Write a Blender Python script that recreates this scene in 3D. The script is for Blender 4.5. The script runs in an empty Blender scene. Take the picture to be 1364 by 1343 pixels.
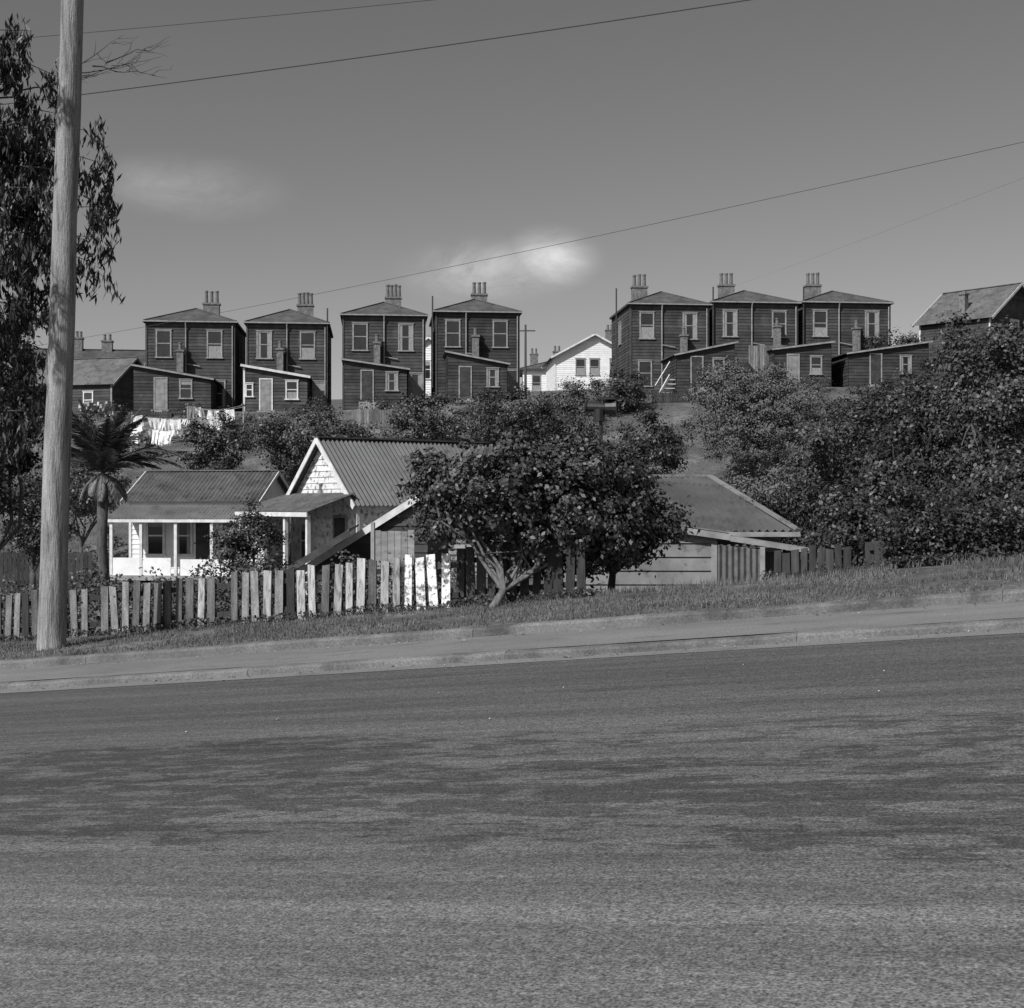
import bpy, math, random
import numpy as np
from mathutils import Vector, Matrix, noise
random.seed(7); rng=np.random.default_rng(11)
scene=bpy.context.scene
COL=scene.collection

# ------------------------------------------------------------ materials
def mat(name,c0,c1=None,scale=3.0,rough=.85,bump=0.0,bscale=None,stretch=(1,1,1),detail=4,lo=.35,hi=.65,
        fine=0.0,fscale=60,island=0.0,spec=.3,c2=None,s2=1.0,lo2=.5,hi2=.6):
    m=bpy.data.materials.new(name); m.use_nodes=True
    nt=m.node_tree; N=nt.nodes; L=nt.links
    b=N['Principled BSDF']; b.inputs['Roughness'].default_value=rough
    b.inputs['Specular IOR Level'].default_value=spec
    if c1 is None: c1=c0
    tc=N.new('ShaderNodeTexCoord'); mp=N.new('ShaderNodeMapping'); mp.inputs['Scale'].default_value=stretch
    L.new(tc.outputs['Object'],mp.inputs['Vector'])
    n=N.new('ShaderNodeTexNoise'); n.inputs['Scale'].default_value=scale; n.inputs['Detail'].default_value=detail
    n.inputs['Roughness'].default_value=.62
    L.new(mp.outputs[0],n.inputs['Vector'])
    mr=N.new('ShaderNodeMapRange'); mr.inputs[1].default_value=lo; mr.inputs[2].default_value=hi
    mr.inputs[3].default_value=c0; mr.inputs[4].default_value=c1
    L.new(n.outputs['Fac'],mr.inputs[0]); val=mr.outputs[0]
    if c2 is not None:
        n2=N.new('ShaderNodeTexNoise'); n2.inputs['Scale'].default_value=s2; n2.inputs['Detail'].default_value=6
        n2.inputs['Roughness'].default_value=.7
        L.new(mp.outputs[0],n2.inputs['Vector'])
        m2=N.new('ShaderNodeMapRange'); m2.inputs[1].default_value=lo2; m2.inputs[2].default_value=hi2
        L.new(n2.outputs['Fac'],m2.inputs[0])
        mx=N.new('ShaderNodeMix'); mx.data_type='FLOAT'
        L.new(m2.outputs[0],mx.inputs[0]); L.new(val,mx.inputs[2]); mx.inputs[3].default_value=c2; val=mx.outputs[0]
    if fine>0:
        nf=N.new('ShaderNodeTexNoise'); nf.inputs['Scale'].default_value=fscale; nf.inputs['Detail'].default_value=2
        L.new(tc.outputs['Object'],nf.inputs['Vector'])
        mf=N.new('ShaderNodeMapRange'); mf.inputs[1].default_value=.3; mf.inputs[2].default_value=.7
        mf.inputs[3].default_value=1-fine; mf.inputs[4].default_value=1+fine
        L.new(nf.outputs['Fac'],mf.inputs[0])
        mu=N.new('ShaderNodeMath'); mu.operation='MULTIPLY'; L.new(val,mu.inputs[0]); L.new(mf.outputs[0],mu.inputs[1]); val=mu.outputs[0]
    if island>0:
        g=N.new('ShaderNodeNewGeometry')
        mi=N.new('ShaderNodeMapRange'); mi.inputs[3].default_value=1-island; mi.inputs[4].default_value=1+island
        L.new(g.outputs['Random Per Island'],mi.inputs[0])
        mu=N.new('ShaderNodeMath'); mu.operation='MULTIPLY'; L.new(val,mu.inputs[0]); L.new(mi.outputs[0],mu.inputs[1]); val=mu.outputs[0]
    cc=N.new('ShaderNodeCombineColor')
    for i in range(3): L.new(val,cc.inputs[i])
    L.new(cc.outputs[0],b.inputs['Base Color'])
    if bump>0:
        nb=N.new('ShaderNodeTexNoise'); nb.inputs['Scale'].default_value=bscale or scale*4; nb.inputs['Detail'].default_value=4
        L.new(mp.outputs[0],nb.inputs['Vector'])
        bp=N.new('ShaderNodeBump'); bp.inputs['Strength'].default_value=1; bp.inputs['Distance'].default_value=bump
        L.new(nb.outputs['Fac'],bp.inputs['Height']); L.new(bp.outputs[0],b.inputs['Normal'])
    return m

def leafmat(name,c,isl,rough=.5,spec=.4):
    m=bpy.data.materials.new(name); m.use_nodes=True
    nt=m.node_tree; N=nt.nodes; L=nt.links; b=N['Principled BSDF']
    b.inputs['Roughness'].default_value=rough; b.inputs['Specular IOR Level'].default_value=spec
    g=N.new('ShaderNodeNewGeometry'); mi=N.new('ShaderNodeMapRange')
    mi.inputs[3].default_value=c*(1-isl); mi.inputs[4].default_value=c*(1+isl)
    L.new(g.outputs['Random Per Island'],mi.inputs[0])
    cc=N.new('ShaderNodeCombineColor')
    for i in range(3): L.new(mi.outputs[0],cc.inputs[i])
    L.new(cc.outputs[0],b.inputs['Base Color']); return m

M={}
M['board']=mat('dark_weatherboard',.038,.074,1.2,.8,island=.28,c2=.12,s2=2.5,lo2=.6,hi2=.75)
M['board2']=mat('dark_weatherboard_b',.028,.052,1.2,.8,island=.28,c2=.09,s2=3,lo2=.6,hi2=.75)
M['boardlt']=mat('grey_weatherboard',.16,.26,1.5,.85,island=.15,c2=.1,s2=4,lo2=.55,hi2=.7)
M['boardwh']=mat('white_weatherboard',.68,.8,2,.7,island=.06,c2=.4,s2=6,lo2=.62,hi2=.75)
M['peel']=mat('peeling_paint',.6,.75,2,.8,island=.12,c2=.2,s2=5,lo2=.52,hi2=.6)
M['shed']=mat('shed_boards',.17,.27,2,.85,island=.2,stretch=(1,1,4),c2=.1,s2=3,lo2=.55,hi2=.7)
M['trimw']=mat('white_trim',.5,.7,3,.7,c2=.3,s2=7,lo2=.6,hi2=.75)
M['trimg']=mat('grey_trim',.2,.32,3,.8)
M['trimd']=mat('dark_trim',.045,.075,3,.8)
M['tile']=mat('dark_roof_iron',.055,.1,1.5,.75,c2=.17,s2=2.5,lo2=.6,hi2=.72)
M['iron']=mat('corrugated_iron',.055,.095,.8,.5,c2=.04,s2=1.5,lo2=.5,hi2=.68,spec=.5)
M['iron2']=mat('cottage_roof_iron',.09,.14,1.0,.6,c2=.06,s2=1.8,lo2=.5,hi2=.65,fine=.12,fscale=8)
M['ironlt']=mat('light_corrugated_iron',.15,.23,1.0,.6,c2=.09,s2=1.6,lo2=.52,hi2=.68)
M['brick']=mat('chimney_brick',.1,.2,5,.9,fine=.3,fscale=14)
M['pot']=mat('chimney_pot_clay',.09,.16,5,.8)
M['glass']=mat('window_glass',.02,.03,2,.08,spec=.6)
M['curtain']=mat('net_curtain',.18,.34,6,.9,stretch=(6,6,1))
M['door']=mat('door_paint',.18,.28,3,.7)
M['doord']=mat('dark_door_paint',.03,.06,3,.7)
M['picket']=mat('weathered_picket',.1,.2,2,.9,island=.5,stretch=(6,6,1),fine=.2,fscale=30)
M['picketl']=mat('pale_picket',.26,.42,3,.9,island=.3,stretch=(5,5,1),c2=.15,s2=4,lo2=.5,hi2=.6)
M['picketw']=mat('whitewashed_picket',.62,.78,3,.9,island=.1,c2=.16,s2=9,lo2=.5,hi2=.57)
M['picketd']=mat('dark_paling',.03,.055,3,.9,island=.4,stretch=(6,6,1))
M['pole']=mat('pole_wood',.2,.32,1.6,.9,bump=.02,bscale=12,stretch=(5,5,.5),c2=.12,s2=2.0,lo2=.48,hi2=.62,fine=.15,fscale=40)
M['bark']=mat('bark',.05,.1,6,.95,bump=.01,stretch=(3,3,1))
M['barkl']=mat('pale_bark',.09,.19,6,.95,bump=.01,stretch=(3,3,1))
M['leafd']=leafmat('dark_leaf',.036,.5)
M['leafm']=leafmat('mid_leaf',.056,.5)
M['leafl']=leafmat('light_leaf',.11,.22,.7,.2)
M['euc']=leafmat('gum_leaf',.028,.5,.5,.4)
M['frond']=leafmat('frond_leaf',.045,.5,.4,.5)
M['frondd']=leafmat('dead_frond',.17,.5,.8,.2)
M['grassb']=mat('grass_blades',.07,.14,.8,.7,island=.5)
M['metal']=mat('galvanised_metal',.035,.06,3,.5)
M['siren']=mat('siren_paint',.015,.025,3,.45,spec=.5)
M['wire']=mat('wire',.05,.05,3,.6)
M['wirel']=mat('bright_wire',.35,.35,3,.5)
M['cloth']=mat('washing_cloth',.6,.8,3,.9,island=.3)
M['clothd']=mat('coloured_washing',.12,.3,3,.9,island=.5)
M['concrete']=mat('kerb_concrete',.1,.16,1.6,.95,bump=.006,bscale=30,fine=.25,fscale=45,c2=.06,s2=.9,lo2=.5,hi2=.66,island=.08)
M['path']=mat('footpath_asphalt',.14,.18,1.2,.95,bump=.004,bscale=60,fine=.28,fscale=70,stretch=(.4,1.2,1),c2=.09,s2=2,lo2=.55,hi2=.7)
M['stone']=mat('rubble',.25,.45,3,.9,island=.4)
M['litter']=leafmat('fallen_leaf',.25,.8,.8,.2)

def road_mat():
    m=bpy.data.materials.new('road_asphalt'); m.use_nodes=True
    nt=m.node_tree; N=nt.nodes; L=nt.links; b=N['Principled BSDF']
    b.inputs['Roughness'].default_value=.8; b.inputs['Specular IOR Level'].default_value=.35
    tc=N.new('ShaderNodeTexCoord')
    def nz(sc,st,det=6,ro=.6,off=0,dist=0):
        mp=N.new('ShaderNodeMapping'); mp.inputs['Scale'].default_value=st; mp.inputs['Location'].default_value=(off,off*.7,0); L.new(tc.outputs['Object'],mp.inputs[0])
        n=N.new('ShaderNodeTexNoise'); n.inputs['Scale'].default_value=sc; n.inputs['Detail'].default_value=det; n.inputs['Roughness'].default_value=ro
        n.inputs['Distortion'].default_value=dist
        L.new(mp.outputs[0],n.inputs[0]); return n.outputs['Fac']
    def mrr(v,a,b_,c,d,sm=True):
        r=N.new('ShaderNodeMapRange'); r.interpolation_type='SMOOTHSTEP' if sm else 'LINEAR'
        for i,x in enumerate((a,b_,c,d)): r.inputs[i+1].default_value=x
        L.new(v,r.inputs[0]); return r.outputs[0]
    def op(o,a,b_):
        q=N.new('ShaderNodeMath'); q.operation=o
        for i,x in enumerate((a,b_)):
            if isinstance(x,(int,float)): q.inputs[i].default_value=x
            else: L.new(x,q.inputs[i])
        return q.outputs[0]
    sep=N.new('ShaderNodeSeparateXYZ'); L.new(tc.outputs['Object'],sep.inputs[0]); T=sep.outputs['Y']
    near=mrr(T,3.3,7.0,.138,.11)
    streak=mrr(nz(1.0,(.14,3.2,1),5,.75),.35,.7,.74,1.2)
    edge=mrr(op('ADD',T,op('MULTIPLY',nz(.5,(.5,1,1),2),1.2)),8.8,10.6,1.0,.74)
    band=op('MULTIPLY',mrr(T,4.9,6.0,0,1),mrr(T,8.5,9.4,1,0))
    bl=op('ADD',mrr(nz(.8,(.3,1.3,1),3,.5,3),.38,.6,0,.55),mrr(nz(3.8,(.5,1.6,1),6,.75,0,.3),.42,.58,0,.75))
    blot=mrr(op('MULTIPLY',bl,band),.4,.85,1.0,.5)
    sp=mrr(nz(1.5,(.22,2.4,1),6,.82,9),.58,.66,1.0,.6)
    grain=mrr(nz(80,(1,1,1),2,.6),.32,.68,.38,1.7,False)
    grain2=mrr(nz(26,(1,1.0,1),3,.65),.3,.7,.68,1.32,False)
    v=near
    for x in (streak,edge,blot,sp,grain,grain2): v=op('MULTIPLY',v,x)
    cc=N.new('ShaderNodeCombineColor')
    for i in range(3): L.new(v,cc.inputs[i])
    L.new(cc.outputs[0],b.inputs['Base Color'])
    bp=N.new('ShaderNodeBump'); bp.inputs['Distance'].default_value=.007; bp.inputs['Strength'].default_value=.9
    L.new(nz(60,(1,1,1),2,.7),bp.inputs['Height']); L.new(bp.outputs[0],b.inputs['Normal'])
    return m
M['road']=road_mat()
M['ground']=mat('ground_grass',.06,.12,.7,.95,bump=.05,bscale=9,fine=.45,fscale=12,c2=.18,s2=.35,lo2=.56,hi2=.7)

# ------------------------------------------------------------ mesh builder
class MB:
    def __init__(s): s.v=[]; s.f=[]
    def add(s,vs,fs):
        o=len(s.v); s.v+= [tuple(p) for p in vs]; s.f+=[tuple(i+o for i in f) for f in fs]
    def quad(s,a,b,c,d): s.add([a,b,c,d],[(0,1,2,3)])
    def box(s,x0,x1,y0,y1,z0,z1):
        s.add([(x0,y0,z0),(x1,y0,z0),(x1,y1,z0),(x0,y1,z0),(x0,y0,z1),(x1,y0,z1),(x1,y1,z1),(x0,y1,z1)],
              [(0,3,2,1),(4,5,6,7),(0,1,5,4),(1,2,6,5),(2,3,7,6),(3,0,4,7)])
    def slab(s,pts,th):
        n=len(pts); top=[Vector(p) for p in pts]; bot=[p-Vector((0,0,th)) for p in top]
        s.add(top+bot,[tuple(range(n)),tuple(reversed(range(n,2*n)))]+[(i,i+n,(i+1)%n+n,(i+1)%n) for i in range(n)])
    def beam(s,a,b,w,h):
        a=Vector(a); b=Vector(b); d=(b-a).normalized()
        up=Vector((0,0,1)) if abs(d.z)<.95 else Vector((0,1,0))
        r=d.cross(up).normalized()*w/2; u=r.cross(d).normalized()*h/2
        vs=[p+i*r+j*u for p in (a,b) for i,j in ((-1,-1),(1,-1),(1,1),(-1,1))]
        s.add(vs,[(0,1,2,3),(7,6,5,4),(0,4,5,1),(1,5,6,2),(2,6,7,3),(3,7,4,0)])
    def tube(s,pts,rad,n=6):
        pts=[Vector(p) for p in pts]; rings=[]
        for i,p in enumerate(pts):
            d=(pts[min(i+1,len(pts)-1)]-pts[max(i-1,0)]).normalized()
            a=d.cross(Vector((.13,.97,.2))).normalized(); b=d.cross(a)
            r=rad[i] if hasattr(rad,'__len__') else rad
            rings+= [p+(a*math.cos(2*math.pi*k/n)+b*math.sin(2*math.pi*k/n))*r for k in range(n)]
        fs=[]
        for i in range(len(pts)-1):
            for k in range(n): fs.append((i*n+k,i*n+(k+1)%n,(i+1)*n+(k+1)%n,(i+1)*n+k))
        fs.append(tuple(range(n))); fs.append(tuple((len(pts)-1)*n+k for k in range(n)))
        s.add(rings,fs)
    def obj(s,name,m,parent=None,smooth=False):
        me=bpy.data.meshes.new(name); me.from_pydata(s.v,[],s.f); me.update()
        if smooth: me.polygons.foreach_set('use_smooth',[True]*len(me.polygons))
        o=bpy.data.objects.new(name,me); COL.objects.link(o); me.materials.append(M[m] if isinstance(m,str) else m)
        if parent: o.parent=parent
        return o
def group(name,loc=(0,0,0),rz=0):
    e=bpy.data.objects.new(name,None); COL.objects.link(e); e.location=loc; e.rotation_euler=(0,0,rz); e.empty_display_size=.3
    return e
class G:
    """a building: an empty plus one mesh child per part/material"""
    def __init__(s,name,loc,rz=0): s.e=group(name,loc,rz); s.p={}
    def part(s,name,m):
        k=(name,m)
        if k not in s.p: s.p[k]=MB()
        return s.p[k]
    def done(s):
        for (n,m),mb in s.p.items():
            if mb.v: mb.obj(n,m,s.e)
        return s.e

class Wall:
    def __init__(s,p0,p1):
        s.o=Vector((p0[0],p0[1],0)); d=Vector((p1[0]-p0[0],p1[1]-p0[1],0)); s.L=d.length; s.d=d.normalized()
        s.n=Vector((s.d.y,-s.d.x,0))
    def P(s,a,z,out): return s.o+s.d*a+s.n*out+Vector((0,0,z))
    def box(s,mb,a0,a1,z0,z1,n0,n1):
        vs=[s.P(a,z,n) for z in (z0,z1) for a,n in ((a0,n1),(a1,n1),(a1,n0),(a0,n0))]
        mb.add(vs,[(0,3,2,1),(4,5,6,7),(0,1,5,4),(1,2,6,5),(2,3,7,6),(3,0,4,7)])
    def clap(s,mb,z0,z1,pitch=.2,clip=None,proud=.03):
        clip=clip or (lambda z:(0,s.L))
        z=z0
        while z<z1-1e-4:
            zt=min(z+pitch,z1); a0,a1=clip(z); b0,b1=clip(zt)
            if a1-a0<.03: break
            if b1<b0: b0=b1=(b0+b1)/2
            mb.add([s.P(a0,z,proud),s.P(a1,z,proud),s.P(b1,zt,.004),s.P(b0,zt,.004),s.P(a0,z,-.02),s.P(a1,z,-.02)],[(0,1,2,3),(4,5,1,0)])
            z=zt
    def window(s,g,a,z,w,h,trim='trimw',curt=True,mull=False,glass='glass'):
        f=g.part('window_frame',trim); t=.09
        s.box(f,a,a+t,z,z+h,0,.075); s.box(f,a+w-t,a+w,z,z+h,0,.075)
        s.box(f,a+t,a+w-t,z+h-t,z+h,0,.07); s.box(f,a-.06,a+w+.06,z-.08,z,0,.11)
        s.box(f,a-.04,a+w+.04,z+h,z+h+.05,0,.1)
        s.box(f,a+t,a+w-t,z+h*.5-.03,z+h*.5+.03,0,.055)
        if mull: s.box(f,a+w/2-.02,a+w/2+.02,z,z+h-t,0,.052)
        gl=g.part('window_pane',glass); s.box(gl,a+t,a+w-t,z,z+h-t,.0,.034)
        if curt:
            c=g.part('curtain','curtain'); k=random.random()
            wi=w-2*t
            if k<.4:
                s.box(c,a+t,a+t+wi*.22,z,z+h-t,.03,.04); s.box(c,a+w-t-wi*.27,a+w-t,z,z+h-t,.03,.0405)
            elif k<.65: s.box(c,a+t,a+w-t,z+h*random.uniform(.6,.8),z+h-t,.03,.04)
            elif k<.85: s.box(c,a+t,a+w-t,z,z+h*random.uniform(.3,.45),.03,.04)
    def door(s,g,a,z,w,h,m='door',trim='trimg'):
        f=g.part('door_frame',trim); t=.08
        s.box(f,a,a+t,z,z+h,0,.07); s.box(f,a+w-t,a+w,z,z+h,0,.07); s.box(f,a,a+w,z+h,z+h+t,0,.075)
        d=g.part('door',m); s.box(d,a+t,a+w-t,z,z+h,0,.045)
        s.box(d,a+t+.1,a+w-t-.1,z+.15,z+h*.42,.045,.055); s.box(d,a+t+.1,a+w-t-.1,z+h*.5,z+h-.15,.045,.055)

def corr(mb,b0,b1,t0,t1,pitch=.12,amp=.018):
    b0,b1,t0,t1=map(Vector,(b0,b1,t0,t1)); L=(b1-b0).length; n=max(4,int(L/pitch)*4)
    nn=(b1-b0).cross(t0-b0).normalized()
    vs=[]
    for i in range(n+1):
        f=i/n; o=nn*amp*math.sin(i*math.pi/2)
        vs+=[b0.lerp(b1,f)+o, t0.lerp(t1,f)+o]
    mb.add(vs,[(2*i,2*i+2,2*i+3,2*i+1) for i in range(n)])

# ------------------------------------------------------------ terrain
def ss(a,b,x):
    x=max(0,min(1,(x-a)/(b-a))); return x*x*(3-2*x)
def ST(s,t): return (.923*s+.385*t, -.385*s+.923*t)
def zp(X): return .109*40*math.tanh(X/40)
def gz(X,Y):
    t=.385*X+.923*Y
    if t<14.43: return zp(X)-.06
    verge=zp(X)+.2+.04*(noise.noise(Vector((X*.5,Y*.5,0)))+.6)*ss(14.6,15.4,t)
    cx=35*math.tanh(X/35)
    base=-.9+.05*cx; top=8.1+.045*cx
    r=max(0,min(1,(Y-57)/28)); r=r*.7+.3*ss(0,1,r)
    V=base+(top-base)*r+4.8*ss(96,140,Y)+.25*noise.noise(Vector((X*.12,Y*.12,3)))*ss(20,30,Y)
    w=ss(17.7,23.5,t)
    return verge*(1-w)+V*w
def build_ground():
    ts=[-2500,-900,-300,-120,-50,-20,-8,0,6,12,14.41,14.45,14.7,15.1,15.6,16.2,16.8,17.4,17.8,18.3,18.8,19.4,20,20.7,21.5,22.3,23,24]
    t=25
    while t<125: ts.append(t); t+=1.3
    while t<3500: ts.append(t); t*=1.12
    sp=[]; s=0
    while s<70: sp.append(s); s+=1.2
    while s<3500: sp.append(s); s*=1.15
    S=[-x for x in reversed(sp[1:])]+sp
    vs=[]
    for t in ts:
        for s in S:
            X,Y=ST(s,t); vs.append((X,Y,gz(X,Y)))
    n=len(S)
    fs=[(j*n+i,j*n+i+1,(j+1)*n+i+1,(j+1)*n+i) for j in range(len(ts)-1) for i in range(n-1)]
    mb=MB(); mb.v=vs; mb.f=fs; mb.obj('ground','ground',smooth=True)
build_ground()
ROT=math.atan2(-.385,.923)
def strip(name,m,prof,s0=-110,s1=110,ds=1.0,jit=0,gap=0,block=None):
    mb=MB()
    if block:
        s=s0
        while s<s1:
            L=block*random.uniform(.9,1.1); jz=random.uniform(-jit,jit); jt=random.uniform(-jit,jit)
            n=len(prof); q0=s+gap/2; q1=s+L-gap/2; K=max(2,int(L/.3)); vs=[]
            for q in range(K+1):
                qq=q0+(q1-q0)*q/K; w=.009*noise.noise(Vector((qq*2.3,prof[0][0],1)))
                X,Y=ST(qq,prof[0][0])
                for (t,dz) in prof: vs.append((qq,t+jt+w,zp(X)+dz+jz+w))
            mb.add(vs,[(q*n+i,(q+1)*n+i,(q+1)*n+i+1,q*n+i+1) for q in range(K) for i in range(n-1)]+[tuple(range(n)),tuple(range(K*n+n-1,K*n-1,-1))])
            s+=L
    else:
        s=s0; vs=[]; k=0; n=len(prof)
        while s<=s1:
            for (t,dz) in prof:
                X,Y=ST(s,t); vs.append((s,t,zp(X)+dz))
            s+=ds; k+=1
        mb.add(vs,[(j*n+i,(j+1)*n+i,(j+1)*n+i+1,j*n+i+1) for j in range(k-1) for i in range(n-1)])
    o=mb.obj(name,m); o.rotation_euler=(0,0,ROT); return o
strip('road','road',[(-6,0),(-2,0),(2,0),(6,0),(10,0),(12.60,0)])
strip('gutter','path',[(12.50,.004),(12.62,.006),(12.745,.012)],ds=2)
strip('kerb','concrete',[(12.73,-.05),(12.74,.06),(12.765,.085),(12.82,.096),(12.87,.098),(12.9,.09),(12.9,-.05)],jit=.004,gap=.004,block=3.2)
strip('footpath','path',[(12.88,.093),(13.6,.108),(14.31,.1)],ds=2)
strip('edging_kerb','concrete',[(14.30,.0),(14.31,.175),(14.33,.2),(14.40,.212),(14.45,.208),(14.48,.1)],jit=.006,gap=.004,block=3.0)

# ------------------------------------------------------------ foliage
def leafmesh(name,C,Nn,l,w,m,parent,droop=False):
    n=len(C); r=rng.normal(size=(n,3))
    if droop:
        A=np.array([0,0,-1.0])+.35*r; A/=np.linalg.norm(A,axis=1)[:,None]
        B=np.cross(A,rng.normal(size=(n,3))); B/=np.linalg.norm(B,axis=1)[:,None]
    else:
        Nn=Nn+.75*rng.normal(size=(n,3)); Nn/=np.linalg.norm(Nn,axis=1)[:,None]+1e-9
        A=np.cross(Nn,r); A/=np.linalg.norm(A,axis=1)[:,None]+1e-9
        B=np.cross(Nn,A)
    s=rng.uniform(.6,1.3,size=(n,1))
    a=A*s*l/2; b=B*s*w/2
    V=np.empty((n,4,3)); V[:,0]=C-a; V[:,1]=C+b-a*.1; V[:,2]=C+a; V[:,3]=C-b-a*.1
    me=bpy.data.meshes.new(name)
    me.vertices.add(n*4); me.vertices.foreach_set('co',V.reshape(-1).astype(np.float32))
    me.loops.add(n*4); me.loops.foreach_set('vertex_index',np.arange(n*4,dtype=np.int32))
    me.polygons.add(n); me.polygons.foreach_set('loop_start',np.arange(0,n*4,4,dtype=np.int32))
    me.update(calc_edges=True); me.validate()
    o=bpy.data.objects.new(name,me); COL.objects.link(o); me.materials.append(M[m]); o.parent=parent
    return o
def sample_crown(ells,nl,rc,flat=.7,inner=.2):
    vol=np.array([(e[3]*e[4]*e[5])**.75 for e in ells]); vol/=vol.sum()
    C=[];N=[];tips=[]
    for e,v in zip(ells,vol):
        c=np.array(e[:3]); r=np.array(e[3:6]); k=int(nl*v)
        nc=max(8,int(1.5*(r[0]*r[1]*r[2])**(2/3)/(rc*rc)))
        d=rng.normal(size=(nc,3)); d/=np.linalg.norm(d,axis=1)[:,None]
        rad=rng.uniform(.35,1.05,size=(nc,1))**.6
        cc=c+d*rad*r; tips+=[tuple(x) for x in cc[:12]]
        wt=rng.uniform(.3,1.5,nc); wt/=wt.sum()
        idx=rng.choice(nc,size=k,p=wt)
        off=rng.normal(size=(k,3))*np.array([1,1,flat])*rc*rng.uniform(.4,1.0,size=(k,1))
        P=cc[idx]+off; C.append(P)
        nn=off/(np.linalg.norm(off,axis=1)[:,None]+1e-9)+.8*d[idx]+np.array([0,0,.5]); N.append(nn)
        ki=int(k*inner); di=rng.normal(size=(ki,3)); di/=np.linalg.norm(di,axis=1)[:,None]
        C.append(c+di*r*rng.uniform(0,.8,size=(ki,1))); N.append(di)
    return np.concatenate(C),np.concatenate(N),tips
def bent(a,b,k=5,j=.08,sag=0):
    a=Vector(a);b=Vector(b);L=(b-a).length; out=[]
    for i in range(k+1):
        f=i/k; p=a.lerp(b,f)
        if 0<i<k: p=p+Vector((random.gauss(0,j*L),random.gauss(0,j*L),random.gauss(0,j*L*.6)))
        p.z+=sag*math.sin(math.pi*f)*L; out.append(p)
    return out
def tree(name,base,ells,nl,l,w,m,rc,trunk_r=.1,fork=.4,bark='bark',limbs=10,flat=.7,inner=.2):
    e=group(name,base); bx,by,bz=base
    loc=[(x-bx,y-by,z-bz,a,b,c) for x,y,z,a,b,c in ells]
    C,N,tips=sample_crown(loc,nl,rc,flat,inner)
    leafmesh('foliage',C,N,l,w,m,e)
    mb=MB(); cx=np.mean([q[0] for q in loc]); cz=np.mean([q[2] for q in loc]); cy=np.mean([q[1] for q in loc])
    fk=Vector((cx*.3,cy*.3,max(.15,cz*fork)))
    mb.tube([(0,0,-.3),(cx*.08,cy*.08,fk.z*.3),(cx*.2,cy*.1,fk.z*.7),tuple(fk)],[trunk_r*1.35,trunk_r*1.05,trunk_r*.95,trunk_r*.85],8)
    random.shuffle(tips)
    for tp in tips[:limbs]:
        p=bent(fk,tp,5,.06,.06); q=[trunk_r*.6*(1-i/5.6) for i in range(6)]
        mb.tube(p,q,5)
        for _ in range(3):
            st=p[random.randint(2,4)]; tt=tips[random.randrange(len(tips))]
            en=st.lerp(Vector(tt),.45); mb.tube(bent(st,en,3,.08),[trunk_r*.22,trunk_r*.15,trunk_r*.1,trunk_r*.04],4)
    mb.obj('trunk_and_limbs',bark,e,True)
    return e

tree('apple_tree',(-.29,18.45,.12),[(-.34,18.9,1.76,1.08,1.0,.8),(.85,19.0,1.65,.95,.95,.8),(-1.05,18.9,1.9,.5,.55,.42),
     (.1,19.0,2.2,.65,.7,.36),(.85,19.1,2.1,.6,.6,.4),(1.5,19.2,1.2,.55,.6,.55),(-.7,18.9,1.35,.65,.6,.35),(.45,19.1,.95,.85,.6,.4),(1.1,19.3,.9,.6,.5,.35)],31000,.078,.048,'leafm',.12,.06,.2,'barkl',limbs=18)
tree('plum_tree',(1.5,20.6,.1),[(1.54,20.3,1.72,.78,.75,.8),(1.1,20.5,1.95,.65,.65,.5),(2.15,20.3,1.4,.38,.45,.5),(1.6,20.3,1.1,.65,.55,.45)],14000,.082,.05,'leafd',.17,.06,.3)
def bush(name,X,Y,z,rx,rz,nl,l,m,rc,ry=None,tr=.1,extra=[]):
    ry=ry or rx*.85
    tree(name,(X,Y,gz(X,Y)-.02),[(X,Y,z,rx,ry,rz)]+extra,nl,l,l*.6,m,rc,tr,.35,limbs=6)
bush('hillside_tree',-10.8,70,5.1,2.6,1.7,11000,.15,'leafm',.4,extra=[(-8.8,70,4.6,1.6,1.4,1.3),(-12.2,70,4.7,1.3,1.2,1.4)])
bush('hillside_tree',-14.8,68,4.5,1.7,1.6,6000,.15,'leafd',.35)
bush('hillside_tree',-4.6,74,6.0,2.0,1.7,6500,.15,'leafm',.35)
bush('hillside_tree',-1.8,72,5.3,1.6,1.5,4500,.15,'leafd',.35)
bush('hillside_tree',.1,70,5.9,2.3,1.9,8000,.15,'leafd',.4)
bush('hillside_tree',3.4,72,6.0,1.9,1.6,6500,.13,'leafl',.36)
bush('hillside_tree',6.3,80,8.2,1.7,1.4,6000,.15,'leafm',.38)
bush('hillside_tree',4.3,79,7.5,1.7,1.4,5000,.13,'leafl',.36)
bush('hillside_tree',6.3,62,4.0,1.7,1.8,8000,.15,'leafd',.36)
tree('round_tree',(12,66,2.3),[(10.5,66,6.6,2.3,2.2,2.0),(13.3,66,6.3,2.4,2.2,2.2),(11.7,65.5,4.9,3.2,2.3,1.8),(12,66,7.1,1.7,1.8,1.5)],36000,.11,.075,'leafl',.25,.16,.4,limbs=8,inner=.3)
bush('garden_shrub',8.1,40,1.9,1.7,.85,9000,.09,'leafl',.2)
bush('hedge_tree',8.8,36,2.3,1.6,1.9,12000,.1,'leafm',.28)
bush('hedge_tree',14.8,60,4.3,2.4,2.3,9000,.14,'leafd',.35)
tree('broadleaf_tree',(9.5,30,.2),[(8.9,30,2.4,1.4,1.4,1.8),(10.4,29.5,3.6,1.6,1.5,2.2),(8.2,29,1.6,1.2,1.2,1.0)],27000,.1,.065,'leafd',.24,.13,.3)
tree('broadleaf_tree',(10.0,27,.4),[(9.8,27,3.2,1.35,1.4,2.1),(9.0,25.5,1.7,1.2,1.2,1.1)],19000,.095,.06,'leafm',.22,.12,.3)
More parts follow.
